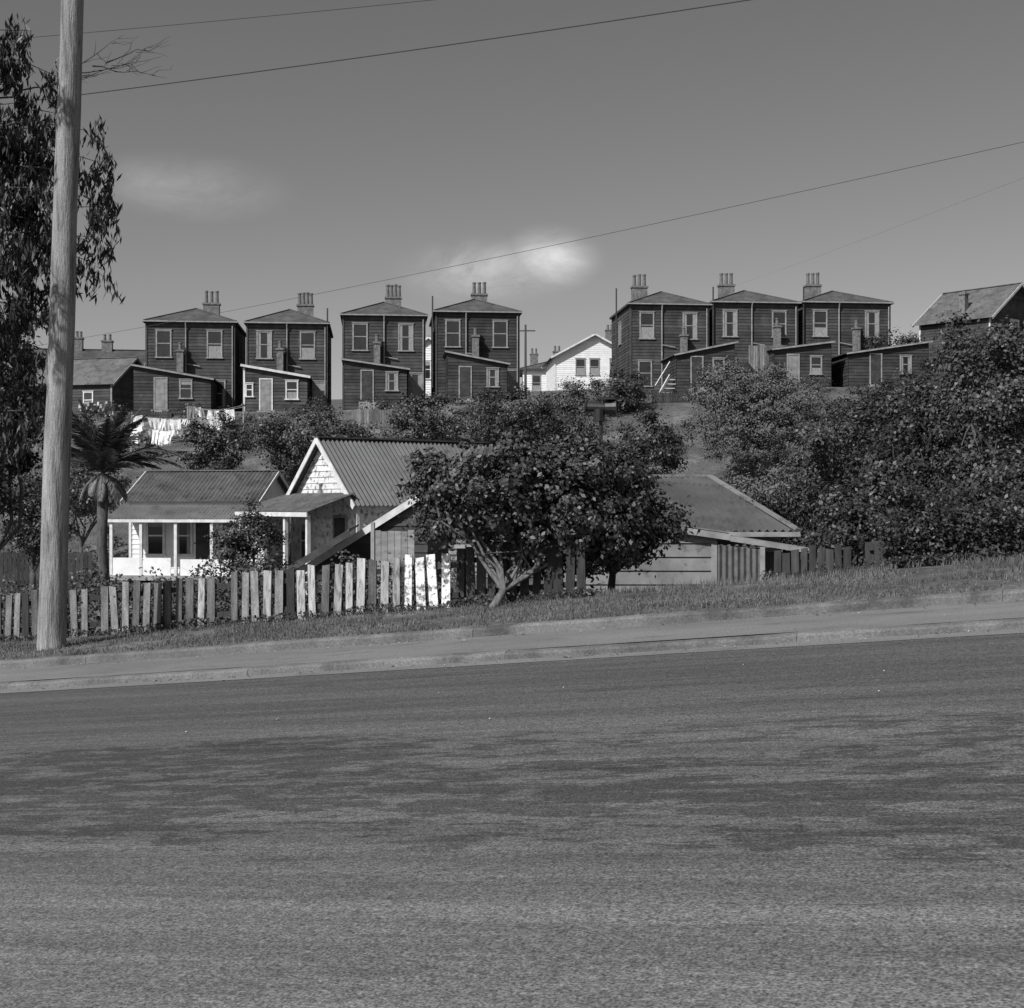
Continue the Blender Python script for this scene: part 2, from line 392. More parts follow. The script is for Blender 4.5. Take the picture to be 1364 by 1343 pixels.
bush('garden_shrub',7.0,25,1.35,1.7,.9,13000,.08,'leafd',.2,ry=1.1)
bush('garden_shrub',5.9,27.5,1.3,1.0,.9,7000,.08,'leafd',.2)
bush('garden_shrub',8.6,21.2,1.7,1.4,.9,12000,.075,'leafd',.18,ry=.9)
bush('garden_shrub',5.6,21.4,1.05,.9,.5,7000,.07,'leafd',.16,ry=.6)
bush('boundary_tree',25.6,91,11.4,2.1,1.9,5000,.18,'leafd',.45)
bush('boundary_tree',29,84,11.0,3.4,1.9,9000,.17,'leafd',.5)
bush('boundary_tree',23.2,80,7.4,3.0,2.0,9000,.16,'leafd',.45)
bush('boundary_tree',18.8,72,5.3,3.0,2.1,9000,.15,'leafd',.45)
bush('garden_shrub',-6.65,34,.7,.8,1.0,8000,.08,'leafm',.18)
bush('boundary_tree',3.1,97,9.0,1.0,.7,1600,.18,'leafd',.4)
bush('dark_evergreen_tree',-12.3,32,3.9,1.2,2.6,18000,.13,'euc',.3)
bush('garden_shrub',-15.6,44,1.2,1.4,1.3,7000,.1,'leafd',.25)
bush('garden_shrub',-18.5,58,2.2,2.0,1.5,5000,.14,'leafm',.3)
bush('garden_shrub',-9.6,52,.6,1.0,1.0,4000,.1,'leafd',.25)
def scrub():
    e=group('hillside_scrub'); C=[];N=[]
    for i in range(190):
        X=random.uniform(-30,30); Y=random.uniform(57,85)
        if abs(X/Y)>.42 or (7<X<9.5 and Y<78): continue
        r=random.uniform(.35,1.1); c=np.array([X,Y,gz(X,Y)+r*.3]); k=int(240*r+80)
        d=rng.normal(size=(k,3)); d/=np.linalg.norm(d,axis=1)[:,None]
        C.append(c+d*np.array([r,r,r*.8])*rng.uniform(.5,1.1,size=(k,1))); N.append(d+np.array([0,0,.6]))
    leafmesh('foliage',np.concatenate(C),np.concatenate(N),.16,.1,'leafm',e)
scrub()
def hedge(name,pts,wd,l,m):
    e=group(name); C=[];N=[]
    for (s0,s1,t,hh,k) in pts:
        nn=int(k)
        s=rng.uniform(s0,s1,nn); tt=t+rng.normal(size=nn)*wd
        X=.923*s+.385*tt; Y=-.385*s+.923*tt
        hz=np.array([hh*(.75+.7*noise.noise(Vector((x*1.3,y*1.3,5)))) for x,y in zip(X,Y)])
        g=np.array([gz(x,y) for x,y in zip(X,Y)])
        u=rng.uniform(0,1,nn)**.6
        C.append(np.stack([X,Y,g+hz*u],1)); N.append(np.stack([rng.normal(size=nn)*.4,-.6+0*u,.9+0*u],1))
    leafmesh('foliage',np.concatenate(C),np.concatenate(N),l,l*.6,m,e)
hedge('garden_hedge',[(-22,-11.5,19.0,1.1,16000),(-13,-9,19.6,1.0,4000)],.5,.07,'leafm')
hedge('boundary_hedge',[(-2.4,4.5,18.55,1.0,22000)],.2,.065,'leafd')
hedge('verge_weeds',[(-3.9,3,18.15,.16,2500),(-20,-6,17.45,.17,6500)],.12,.05,'leafd')

# ------------------------------------------------------------ verge grass
def grass():
    n=60000; s=rng.uniform(-19,4,n); t=rng.uniform(14.44,18.1,n)
    m=np.array([noise.noise(Vector((a*.9,b*1.6,2)))+.5*noise.noise(Vector((a*4,b*4,2))) for a,b in zip(s,t)])
    k=m>-.22; s=s[k];t=t[k]; n=len(s)
    X=.923*s+.385*t; Y=-.385*s+.923*t; Z=np.array([gz(x,y) for x,y in zip(X,Y)])
    h=rng.uniform(.02,.055,n)*(1+.8*(rng.random(n)<.06)); h[t>17.2]*=1.8
    ang=rng.uniform(0,2*math.pi,n); w=.006
    dx=np.cos(ang)*w; dy=np.sin(ang)*w; lx=rng.normal(size=n)*.02; ly=rng.normal(size=n)*.02
    V=np.empty((n,3,3)); V[:,0]=np.stack([X-dx,Y-dy,Z-.005],1); V[:,1]=np.stack([X+dx,Y+dy,Z-.005],1); V[:,2]=np.stack([X+lx,Y+ly,Z+h],1)
    me=bpy.data.meshes.new('verge_grass'); me.vertices.add(n*3); me.vertices.foreach_set('co',V.reshape(-1).astype(np.float32))
    me.loops.add(n*3); me.loops.foreach_set('vertex_index',np.arange(n*3,dtype=np.int32))
    me.polygons.add(n); me.polygons.foreach_set('loop_start',np.arange(0,n*3,3,dtype=np.int32)); me.update(calc_edges=True)
    o=bpy.data.objects.new('verge_grass',me); COL.objects.link(o); me.materials.append(M['grassb'])
grass()
def litter():
    mb=MB()
    for i in range(520):
        s=random.uniform(-19,5); k=random.random()
        if k<.45: t=12.68+random.gauss(0,.05); dz=.018
        elif k<.8: t=14.2-abs(random.gauss(0,.12)); dz=.112
        else: t=random.uniform(9,14.2); dz=.006 if t<12.6 else .13
        X,Y=ST(s,t); z=zp(X)+dz; r=random.uniform(.008,.028); a=random.uniform(0,6.28)
        d=Vector((math.cos(a),math.sin(a),0))*r; p=Vector((-d.y,d.x,0))*.5; c=Vector((X,Y,z))
        mb.add([c-d,c+p+Vector((0,0,.008)),c+d,c-p+Vector((0,0,random.uniform(0,.012)))],[(0,1,2,3)])
    mb.obj('leaf_litter','litter')
litter()

# ------------------------------------------------------------ fences
def fence(name,s0,s1,t,pitch,w,h,mats,rail='picketd',jh=.03):
    g=G(name,(0,0,0)); s=s0
    while s<s1:
        X,Y=ST(s,t); z=gz(X,Y); m=mats(s) if callable(mats) else mats
        hh=h+random.uniform(-jh,jh); ww=w*random.uniform(.85,1.1); ln=random.gauss(0,.02)
        mb=g.part('pickets',m); d=Vector((.923,-.385,0)); nn=Vector((-.385,-.923,0))
        b=Vector((X,Y,z+random.uniform(-.02,.03))); top=b+Vector((0,0,hh))+d*ln*hh/.7+nn*random.gauss(0,.012)
        th=.022; ch=random.uniform(-.012,.012); vs=[]
        for q in (b,top):
            c=ch if q is top else 0
            vs+=[q-d*ww/2+nn*th/2+Vector((0,0,-c)),q+d*ww/2+nn*th/2+Vector((0,0,c)),q+d*ww/2-nn*th/2+Vector((0,0,c)),q-d*ww/2-nn*th/2+Vector((0,0,-c))]
        if random.random()>.03:
            mb.add(vs,[(0,3,2,1),(4,5,6,7),(0,1,5,4),(1,2,6,5),(2,3,7,6),(3,0,4,7)])
        s+=pitch*random.uniform(.92,1.08)
    r=g.part('rails',rail); s=s0
    while s<s1:
        e=min(s+2.2,s1); a=ST(s,t+.05); b=ST(e,t+.05)
        for k in (.22,.78):
            r.beam((a[0],a[1],gz(*a)+h*k),(b[0],b[1],gz(*b)+h*k),.04,.08)
        p=ST(s,t+.12); r.box(p[0]-.05,p[0]+.05,p[1]-.05,p[1]+.05,gz(*p)-.3,gz(*p)+h*.95)
        s=e
    g.done()
def pm(s):
    if s<-14.0: return 'picket' if random.random()<.8 else 'picketd'
    if s<-10.8: return random.choice(['picket','picket','picket','picketl','picketd'])
    if s<-9.05: return random.choice(['picketl','picket','picketl'])
    return 'picketw'
fence('picket_fence',-22,-8.1,17.42,.2,.13,.77,pm)
fence('paling_fence',-8.1,-6.25,17.5,.165,.13,.82,'picketd')
fence('paling_fence',-3.75,-2.75,18.4,.115,.1,.38,'picketd')
fence('paling_fence',-2.6,4.5,18.8,.15,.12,.5,'picketd')

# ------------------------------------------------------------ utility pole
def pole():
    e=group('utility_pole',(-6.72,19.7,gz(-6.72,19.7))); mb=MB(); pts=[];rad=[]
    for i in range(16):
        z=-.4+i*.82; pts.append((.033*z+.006*math.sin(i*1.3),.0,z)); rad.append(.205-.0038*i+.004*math.sin(i*2.1))
    mb.tube(pts,rad,20); mb.obj('shaft','pole',e,True)
    c=MB(); c.beam((-.8,-.25,11.1),(1.5,-.25,11.1),.1,.12); c.beam((-.8,-.25,10.3),(1.5,-.25,10.3),.1,.12); c.obj('crossarms','pole',e)
    i=MB()
    for x in (-.6,-.1,.9,1.35):
        for z in (11.16,10.36): i.tube([(x,-.25,z),(x,-.25,z+.1),(x,-.25,z+.18)],[.02,.045,.03],8)
    i.obj('insulators','pot',e)
pole()
def wire(name,a,b,sag,r,m):
    mb=MB(); a=Vector(a);b=Vector(b); pts=[]
    for i in range(25):
        f=i/24; p=a.lerp(b,f); p.z-=sag*4*f*(1-f); pts.append(p)
    mb.tube(pts,r,5); mb.obj(name,m)
wire('power_line',(-12.7,26,8.95),(6.9,20,9.6),.12,.010,'wire')
wire('power_line',(-12.7,26,10.3),(6.9,20,9.95),.1,.006,'wire')
wire('telephone_line',(-21.7,50,6.8),(8.8,22,7.6),.25,.0055,'wire')
wire('telephone_line',(14.5,93,16.4),(8.8,22,7.1),.1,.006,'wirel')

# ------------------------------------------------------------ eucalyptus
def gum():
    bz=gz(-9.6,21.6); e=group('eucalyptus_tree',(-9.6,21.6,bz))
    mb=MB(); tr=[(0,0,-.3),(.1,.05,2),(-.15,0,4),(.1,.1,6.2),(.0,0,8.5),(.2,0,10.5)]
    mb.tube(tr,[.28,.22,.19,.15,.11,.05],10)
    sprays=[(1.75,8.0,0),(2.05,7.3,0),(1.8,6.9,0),(1.9,6.3,0),(2.2,6.9,0),(2.9,7.1,0),(3.0,6.7,0),(3.25,6.3,0),(3.05,6.0,0),(2.95,5.5,0),(2.9,5.1,0),(2.95,4.8,0),(1.8,5.5,0),
            (1.75,4.9,0),(2.2,5.2,0),(1.8,4.2,0),(1.9,3.5,0),(2.0,8.7,0),(1.7,8.4,0),(2.3,8.1,0),(1.6,6.0,0),(1.5,7.6,0),(2.35,7.5,0),(2.4,6.2,0),(1.55,3.0,0),(2.0,2.7,0),(1.7,2.3,0),
            (1.6,7.2,.2),(1.9,5.9,.3),(2.0,4.6,.3),(1.7,3.9,.3),(2.15,5.6,.2),(1.5,5.2,.2),(1.5,4.5,.2),(2.3,5.9,.3),(2.2,4.2,.3),(1.95,3.1,.4),(2.1,3.7,.3),(2.0,6.6,.3),
            # unseen boughs nearer the street, added to cast leaf shadow on the pole
            (1.0,8.6,-4.0),(1.0,7.2,-4.1),(1.3,5.9,-3.6),(.9,6.5,-4.2),(1.2,9.6,-3.9),(1.35,5.0,-3.4)]
    C=[]
    for x,z,y in sprays:
        z=z-bz+.12
        st=Vector((random.uniform(-.1,.15),.0,min(z+random.uniform(-.2,.9),10)-0.2)); en=Vector((x,y+random.uniform(-.4,.3),z+.25))
        p=bent(st,en,6,.03,.1); mb.tube(p,[.045,.035,.028,.02,.014,.009,.005],5)
        for k in range(12):
            q=p[random.randint(3,6)]+Vector((random.gauss(0,.11),random.gauss(0,.12),random.gauss(0,.09)))
            r=q+Vector((random.gauss(0,.1),random.gauss(0,.12),-random.uniform(.15,.5)))
            mb.tube([q,q.lerp(r,.5)+Vector((.02,0,0)),r],[.005,.004,.002],3)
            n=random.randint(20,38); f=rng.uniform(0,1,(n,1))
            C.append(np.array(q)*(1-f)+np.array(r)*f+rng.normal(size=(n,3))*.05)
    C=np.concatenate(C); leafmesh('foliage',C,None,.18,.04,'euc',e,droop=True)
    for (x0,z0,x1,z1) in [(2.2,8.3,3.6,8.65),(2.6,8.5,4.0,8.75),(2.4,8.4,3.4,9.1),(2.9,8.6,3.9,8.45),(3.1,8.65,4.1,9.0),(1.7,8.2,3.2,8.5)]:
        mb.tube(bent((x0,0,z0-bz),(x1,0,z1-bz),6,.03),[.015,.012,.009,.007,.006,.004,.002],4)
        for k in range(6):
            f=random.uniform(.3,.95); q=Vector((x0,0,z0-bz)).lerp(Vector((x1,0,z1-bz)),f)
            mb.tube(bent(q,q+Vector((random.uniform(.1,.4),random.gauss(0,.1),random.uniform(-.15,.25))),3,.05),[.006,.005,.004,.002],3)
    mb.obj('trunk_and_limbs','bark',e,True)
gum()

# ------------------------------------------------------------ palm
def palm():
    X,Y=-12.1,40.0; b=gz(X,Y); e=group('palm_tree',(X,Y,b)); mb=MB()
    top=2.5-b
    mb.tube([(0,0,-.3),(.05,0,.8),(-.04,0,1.8),(.0,0,top)],[.19,.15,.15,.17],10); mb.obj('trunk','bark',e,True)
    vs=MB(); rb=MB(); dd=MB()
    def frond(az,el,L,tgt,dr,lw=.5):
        d=Vector((math.cos(az),math.sin(az),0)); P=[]; p=Vector((0,0,top)); a=el
        n=16
        for i in range(n+1):
            P.append(p.copy()); p=p+(d*math.cos(a)+Vector((0,0,math.sin(a))))*L/n; a-=dr/n
        rb.tube(P,[.022*(1-i/(n+3)) for i in range(n+1)],4)
        side=Vector((-d.y,d.x,0))
        for i in range(2,n+1):
            for k in range(3):
                q=P[i-1].lerp(P[i],k/3); t=(P[i]-P[i-1]).normalized(); ll=lw*math.sin(math.pi*min(1,(i/n)*.85+.12))*random.uniform(.8,1.1)+.06
                for sg in (-1,1):
                    tip=q+(t*.75+side*sg*.65+Vector((0,0,-.25+random.gauss(0,.12))))*ll
                    wv=t*.024; tgt.add([q-wv,q+wv,q.lerp(tip,.6)+wv+Vector((0,0,.02)),tip],[(0,1,2,3)])
    for i in range(30):
        az=i*2.399+random.uniform(-.2,.2); el=random.uniform(.5,1.5)
        frond(az,el,random.uniform(1.8,2.7),vs,random.uniform(.5,1.5))
    frond(.1,.9,2.7,vs,1.5); frond(-.2,.75,2.8,vs,1.2); frond(.4,1.3,2.3,vs,.5); frond(2.8,1.4,2.4,vs,.4)
    for i in range(12): frond(i*.7,-.3,random.uniform(.8,1.3),dd,1.2,.3)
    rb.obj('frond_ribs','bark',e); vs.obj('fronds','frond',e); dd.obj('dead_fronds','frondd',e)
palm()

# ------------------------------------------------------------ two-storey houses
YAW=math.radians(5.7)
def chimney(g,x,y,z0,z1,w=.95,d=.5,pots=3,ph=.8,bm='brick'):
    c=g.part('chimney',bm); c.box(x-w/2,x+w/2,y-d/2,y+d/2,z0,z1-.12); c.box(x-w/2-.06,x+w/2+.06,y-d/2-.06,y+d/2+.06,z1-.12,z1)
    p=g.part('chimney_pots','pot')
    for i in range(pots):
        px=x-w/2+w*(i+.5)/pots; hh=ph*random.uniform(.92,1.04)
        p.tube([(px,y,z1-.02),(px,y,z1+.1),(px,y,z1+hh*.85),(px,y,z1+hh*.87),(px,y,z1+hh)],[.14,.125,.105,.135,.13],8)
def hiproof(g,x0,x1,y0,y1,z,h,mt,gut='trimd'):
    w=min(x1-x0,y1-y0)/2
    if (y1-y0)>=(x1-x0): a=Vector(((x0+x1)/2,y0+w,z+h)); b=Vector(((x0+x1)/2,y1-w-.001,z+h))
    else: a=Vector((x0+w,(y0+y1)/2,z+h)); b=Vector((x1-w-.001,(y0+y1)/2,z+h))
    c=[Vector(p) for p in ((x0,y0,z),(x1,y0,z),(x1,y1,z),(x0,y1,z))]
    r=g.part('roof',mt)
    if (y1-y0)>=(x1-x0): r.add(c+[a,b],[(0,1,4),(1,2,5,4),(2,3,5),(3,0,4,5)])
    else: r.add(c+[a,b],[(0,1,5,4),(1,2,5),(2,3,4,5),(3,0,4)])
    r.add([p-Vector((0,0,.004)) for p in c],[(3,2,1,0)])
    f=g.part('gutter',gut); e=.05
    f.box(x0-e,x1+e,y0-e,y0,z-.13,z+.015); f.box(x0-e,x1+e,y1,y1+e,z-.13,z+.015)
    f.box(x0-e,x0,y0,y1,z-.13,z+.012); f.box(x1,x1+e,y0,y1,z-.13,z+.012)
    rc=g.part('ridge_cap',mt)
    for p,q in ((c[0],a),(c[1],a if (y1-y0)>=(x1-x0) else b),(a,b)):
        if (q-p).length>.05: rc.beam(p+Vector((0,0,.03)),q+Vector((0,0,.03)),.14,.05)
def house(X,Y,z,W,lt,chx,lowwin,pipe,mt='board',mirror=False,vent=None,whitelean=False):
    g=G('weatherboard_house',(X,Y,z),YAW); D=7.0; H=6.1; F=-1.4
    for wl in (Wall((0,0),(W,0)),Wall((W,0),(W,D)),Wall((W,D),(0,D)),Wall((0,D),(0,0))):
        wl.clap(g.part('walls',mt),F,H-.02,.21)
    c=g.part('corner_boards','trimd')
    for x,y in ((0,0),(W,0),(W,D),(0,D)): c.box(x-.06,x+.06,y-.06,y+.06,F,H-.14)
    g.part('soffit','trimd').box(-.1,W+.1,-.1,D+.1,H-.12,H-.02)
    hiproof(g,-.15,W+.15,-.15,D+.15,H,1.2,'tile')
    g.part('gutter','trimg').box(-.24,W+.24,-.29,-.215,H-.1,H-.02)
    fw=Wall((0,0),(W,0)); sw=Wall((0,D),(0,0)); rw=Wall((W,0),(W,D))
    fw.window(g,.6,3.75,1.0,1.75,'trimg'); fw.window(g,W-1.75,3.75,1.0,1.75,'trimg')
    for a in lowwin: fw.window(g,a,.55,.95,1.7,'trimg')
    sw.window(g,2.8,3.8,.8,1.5,'trimg'); rw.window(g,3.0,3.8,.8,1.5,'trimg')
    p=g.part('downpipe','trimg'); p.tube([(W*pipe,-.25,H-.12),(W*pipe,-.12,H-.5),(W*pipe,-.12,.2)],.045,6)
    p.tube([(W-.1,-.12,H-.3),(W-.1,-.12,.0)],.04,6)
    p.tube([(W*pipe,-.12,3.3),(W*pipe+.9,-.12,3.15)],.035,6)
    chimney(g,chx*W,D*.42,H,H+1.6,1.05,.55,4 if random.random()<.5 else 3,.85)
    if vent is not None:
        v=g.part('vent_pipe','metal'); v.tube([(vent,-.15,1),(vent,-.15,H+.95)],.05,6)
    x0,x1,zl,zr,fd=lt; lm='board2' if not whitelean else 'board'
    Lw=Wall((x0,-fd),(x1,-fd)); n=x1-x0
    bot=-1.2
    def clipz(zz):
        if zl>zr:
            return (0,n) if zz<=zr else (0,n*max(0,(zl-zz)/(zl-zr)))
        return (0,n) if zz<=zl else (n*min(1,(zz-zl)/(zr-zl)),n)
    Lw.clap(g.part('leanto_walls',lm),bot,max(zl,zr)-.02,.21,clipz)
    Wall((x1,-fd),(x1,0)).clap(g.part('leanto_walls',lm),bot,zr-.02,.21)
    Wall((x0,0),(x0,-fd)).clap(g.part('leanto_walls',lm),bot,zl-.02,.21)
    dz=(zr-zl)/n
    g.part('leanto_roof','iron').slab([(x0-.2,-fd-.2,zl-.2*dz+.08),(x1+.2,-fd-.2,zr+.2*dz+.08),(x1+.2,-.01,zr+.2*dz+.08),(x0-.2,-.01,zl-.2*dz+.08)],.07)
    tr='trimw' if whitelean else 'trimg'
    g.part('bargeboard',tr).beam((x0-.2,-fd-.23,zl-.2*dz+.0),(x1+.2,-fd-.23,zr+.2*dz+.0),.04,.15 if whitelean else .1)
    if whitelean: g.part('corner_board','trimw').box(x0-.05,x0+.07,-fd-.06,-fd-.0,0,zl-.1)
    da=n*random.uniform(.16,.26)
    Lw.door(g,da,.1,.85,1.95,random.choice(['door','doord']),tr)
    Lw.window(g,n*random.uniform(.58,.66),.85,.8,1.15,'trimg' if not whitelean else 'trimw',curt=True)
    if n>3.7 and whitelean: Lw.window(g,.08,1.0,.5,.8,'trimw')
    chimney(g,x0+n*(.52 if not mirror else .35),-.45,1.6,4.15+random.uniform(-.2,.3),.42,.42,1,.5)
    s=g.part('back_steps','trimg')
    for k in range(4): s.box(x0+da-.1,x0+da+1.0,-fd-.3-.28*(k+1),-fd-.05-.28*k,-1.2,.05-.17*k)
    return g
hs=[(-23.7,87.6,7.4,5.6,(-.25,4.5,2.85,2.05,3.2),.68,[4.1],.45,'board',False,None,False),
    (-17.3,88.3,7.4,5.15,(.1,4.05,2.9,2.25,3.2),.7,[4.2],.5,'board',False,5.2,True),
    (-11.1,88.9,8.0,5.35,(.15,4.1,2.75,2.2,3.2),.62,[4.25],.5,'board',False,None,False),
    (-5.02,89.5,8.3,5.5,(.6,4.4,3.0,2.3,3.2),.56,[4.5],.36,'board2',False,-.25,False),
    (7.97,90.8,9.0,5.3,(2.2,6.0,2.2,3.0,4.2),.22,[.5],.4,'board',True,-1.0,False),
    (13.65,91.3,9.2,5.75,(2.9,6.7,2.4,2.9,4.2),.28,[.6],.45,'board',True,-.1,False),
    (19.9,92,9.3,6.0,(1.6,7.0,2.1,2.9,4.2),.26,[4.6],.4,'board',True,-.1,False)]
for i,h in enumerate(hs):
    random.seed(20+i); g=house(*h); 
    if i==4:
        st=g.part('outside_stair','trimw')
        st.beam((1.9,-3.6,.9),(.6,-5.2,-.9),.06,.22); st.beam((1.9,-3.6,1.8),(.6,-5.2,.1),.05,.07)
        for k in range(6):
            f=k/6; st.box(.7+1.1*f,1.5+1.1*f,-5.1+1.5*f,-4.85+1.5*f,-.9+1.8*f,-.86+1.8*f)
    g.done()
def yardfence(name,X0,X1,Y,zb,h,m):
    g=G(name,(0,0,0)); x=X0; p=g.part('palings',m)
    while x<X1:
        p.box(x,x+.13,Y,Y+.025,zb,zb+h+random.uniform(-.05,.05)); x+=.15
    r=g.part('rails',m); r.box(X0,X1,Y+.027,Y+.08,zb+h*.25,zb+h*.32); r.box(X0,X1,Y+.027,Y+.08,zb+h*.75,zb+h*.82); g.done()
yardfence('yard_fence',15.5,18.0,88.5,9.0,3.0,'picket')
yardfence('yard_fence',-9.5,-5.5,80,6.2,1.0,'picket')
yardfence('yard_fence',-24.5,-21.0,83.0,6.2,1.1,'picketd')
yardfence('yard_fence',8.5,12.5,82.0,7.2,1.2,'picketd')
yardfence('yard_fence',-20,-15,48,-1.6,1.5,'picketd')

# ------------------------------------------------------------ gabled buildings
def gable_house(name,loc,rz,W,D,H,R,wall,roof,trim='trimw',axis='y',ov=.3,pitch=.2,corrugated=True,bot=-1.5):
    g=G(name,loc,rz); A=Wall((0,0),(W,0)); B=Wall((W,0),(W,D)); C=Wall((W,D),(0,D)); E=Wall((0,D),(0,0))
    w=g.part('walls',wall)
    def tri(n): return lambda z:(0,n) if z<=H else (n/2*(z-H)/R,n-n/2*(z-H)/R)
    if axis=='y':
        A.clap(w,bot,H+R,pitch,tri(W)); C.clap(w,bot,H+R,pitch,tri(W)); B.clap(w,bot,H,pitch); E.clap(w,bot,H,pitch)
        k=R/(W/2); zo=H-ov*k+.05; rt=H+R+.05
        P=[((-ov,-ov,zo),(-ov,D+ov,zo),(W/2,-ov,rt),(W/2,D+ov,rt)),((W+ov,-ov,zo),(W+ov,D+ov,zo),(W/2,-ov,rt),(W/2,D+ov,rt))]
        bb=g.part('bargeboard',trim)
        for y in (-ov-.02,D+ov+.02):
            bb.beam((-ov,y,zo-.06),(W/2,y,rt-.06),.035,.17); bb.beam((W+ov,y,zo-.06),(W/2,y,rt-.06),.036,.17)
        g.part('ridge_cap',roof).beam((W/2,-ov,rt+.03),(W/2,D+ov,rt+.03),.22,.05)
    else:
        B.clap(w,bot,H+R,pitch,tri(D)); E.clap(w,bot,H+R,pitch,tri(D)); A.clap(w,bot,H,pitch); C.clap(w,bot,H,pitch)
        k=R/(D/2); zo=H-ov*k+.05; rt=H+R+.05
        P=[((-ov,-ov,zo),(W+ov,-ov,zo),(-ov,D/2,rt),(W+ov,D/2,rt)),((-ov,D+ov,zo),(W+ov,D+ov,zo),(-ov,D/2,rt),(W+ov,D/2,rt))]
        bb=g.part('bargeboard',trim)
        for x in (-ov-.02,W+ov+.02):
            bb.beam((x,-ov,zo-.06),(x,D/2,rt-.06),.035,.15); bb.beam((x,D+ov,zo-.06),(x,D/2,rt-.06),.036,.15)
        g.part('ridge_cap',roof).beam((-ov,D/2,rt+.03),(W+ov,D/2,rt+.03),.22,.05)
    for b0,b1,t0,t1 in P:
        if corrugated: corr(g.part('roof',roof),b0,b1,t0,t1,.17,.032)
        else: g.part('roof',roof).quad(b0,b1,t1,t0)
    c=g.part('corner_boards',trim)
    for x,y in ((0,0),(W,0),(W,D),(0,D)): c.box(x-.055,x+.055,y-.055,y+.055,bot,H-.05)
    return g,A,B,C,E

g,A,B,C,E=gable_house('verandah_cottage',(-15.75,55.8,-1.15),math.radians(-8),5.3,4.6,2.95,1.15,'boardwh','iron2',axis='x')
A.window(g,.7,.7,.8,1.5,'trimw'); A.window(g,1.9,.7,.8,1.5,'trimw'); A.door(g,2.75,.1,.85,2.1,'doord','trimw'); A.window(g,3.9,.8,.9,1.4,'trimw')
B.window(g,1.8,.9,.8,1.2,'trimg')
corr(g.part('verandah_roof','ironlt'),(-.3,-1.75,2.15),(5.6,-1.75,2.15),(-.3,-.22,2.72),(5.6,-.22,2.72),.15,.028)
g.part('verandah_fascia','trimw').beam((-.3,-1.72,2.08),(5.6,-1.72,2.08),.04,.12)
for x in (-.1,1.15,2.6,4.1,5.4): g.part('verandah_posts','trimw').box(x-.06,x+.06,-1.66,-1.54,-.2,2.05)
bd=g.part('balustrade','boardwh'); bd.box(-.04,2.4,-1.64,-1.6,-.1,.6); bd.box(2.8,5.36,-1.64,-1.6,-.1,.55)
g.part('verandah_floor','trimg').box(-.2,5.5,-1.75,-.05,-.3,-.1)
g.done()
rz=math.atan2(-.8,.6)
g,A,B,C,E=gable_house('gabled_cottage',(-7.6,46.9,-1.0),rz,4.4,8.0,2.75,2.0,'peel','iron',axis='y',ov=.28)
A.window(g,2.0,3.05,.1,.2,'trimg',curt=False)
A.door(g,2.9,.1,.9,2.05,'doord','trimg'); A.window(g,.6,.7,.9,1.3,'trimw')
B.window(g,2,.8,.9,1.3,'trimw'); 
corr(g.part('porch_roof','iron2'),(-.4,-2.0,2.35),(4.7,-2.0,2.35),(-.1,-.15,2.95),(4.5,-.15,2.95),.15,.028)
g.part('porch_fascia','trimw').beam((-.4,-1.98,2.27),(4.7,-1.98,2.27),.04,.14)
for x in (-.2,1.5,3.0,4.5): g.part('porch_posts','trimw').box(x-.06,x+.06,-1.9,-1.78,-.3,2.25)
Wall((-.3,-1.7),(1.5,-1.7)).clap(g.part('porch_wall','peel'),-.6,2.2,.2)
Wall((-.3,0),(-.3,-1.7)).clap(g.part('porch_wall','peel'),-.6,2.2,.2)
g.done()
def skillion(name,loc,rz,W,D,zl,zr,wall,roof,trim,bot=-1.2,pitch=.2,bh=.15):
    g=G(name,loc,rz); A=Wall((0,0),(W,0))
    cl=lambda z:(0,W) if z<=min(zl,zr) else ((W*(z-zl)/(zr-zl),W) if zr>zl else (0,W*(zl-z)/(zl-zr)))
    A.clap(g.part('walls',wall),bot,max(zl,zr)-.03,pitch,cl)
    Wall((W,0),(W,D)).clap(g.part('walls',wall),bot,zr-.03,pitch); Wall((0,D),(0,0)).clap(g.part('walls',wall),bot,zl-.03,pitch)
    corr(g.part('roof',roof),(-.25,-.12,zl-.25*(zr-zl)/W),( -.25,D+.2,zl-.25*(zr-zl)/W),(W+.25,-.12,zr+.25*(zr-zl)/W),(W+.25,D+.2,zr+.25*(zr-zl)/W),.14,.02)
    g.part('bargeboard',trim).beam((-.27,-.14,zl-.25*(zr-zl)/W-.07),(W+.27,-.14,zr+.25*(zr-zl)/W-.07),.04,bh)
    return g
g=skillion('lean_to_shed',(-4.6,31.0,-.9),math.radians(-6),2.7,3,1.15,2.85,'board','iron','trimw')
g.part('lower_roof','iron2').slab([(-.5,-1.2,.95),(1.15,-1.2,1.95),(1.15,-.2,2.05),(-.5,-.2,1.05)],.05)
g.part('lower_barge','trimd').beam((-.5,-1.24,.86),(1.15,-1.24,1.86),.04,.14)
g.done()
g=G('boundary_screen',(-3.0,29.5,-.9),math.radians(-10)); x=0
while x<.85: g.part('boards','shed').box(x,x+.14,0,.02,-.3,1.95-random.uniform(0,.05)); x+=.15
g.part('post','trimg').box(-.08,0,-.03,.05,-.3,2.1); g.done()
g=G('iron_roofed_shed',(1.2,26.0,-.6),math.radians(2))
for wl in (Wall((0,0),(4.0,0)),Wall((4.0,0),(4.0,5)),Wall((0,5),(0,0))): wl.clap(g.part('walls','shed'),-.8,1.6,.2)
corr(g.part('roof','iron'),(-.3,-.25,1.68),(4.25,-.25,1.68),(-.3,2.9,2.78),(3.15,2.9,2.78),.15,.034)
g.part('roof_end','iron').quad((4.25,-.25,1.68),(4.25,6,1.68),(3.15,3.1,2.78),(3.15,2.9,2.78))
g.part('roof_back','iron').quad((-.3,6,1.68),(4.25,6,1.68),(3.15,3.1,2.78),(-.3,3.1,2.78))
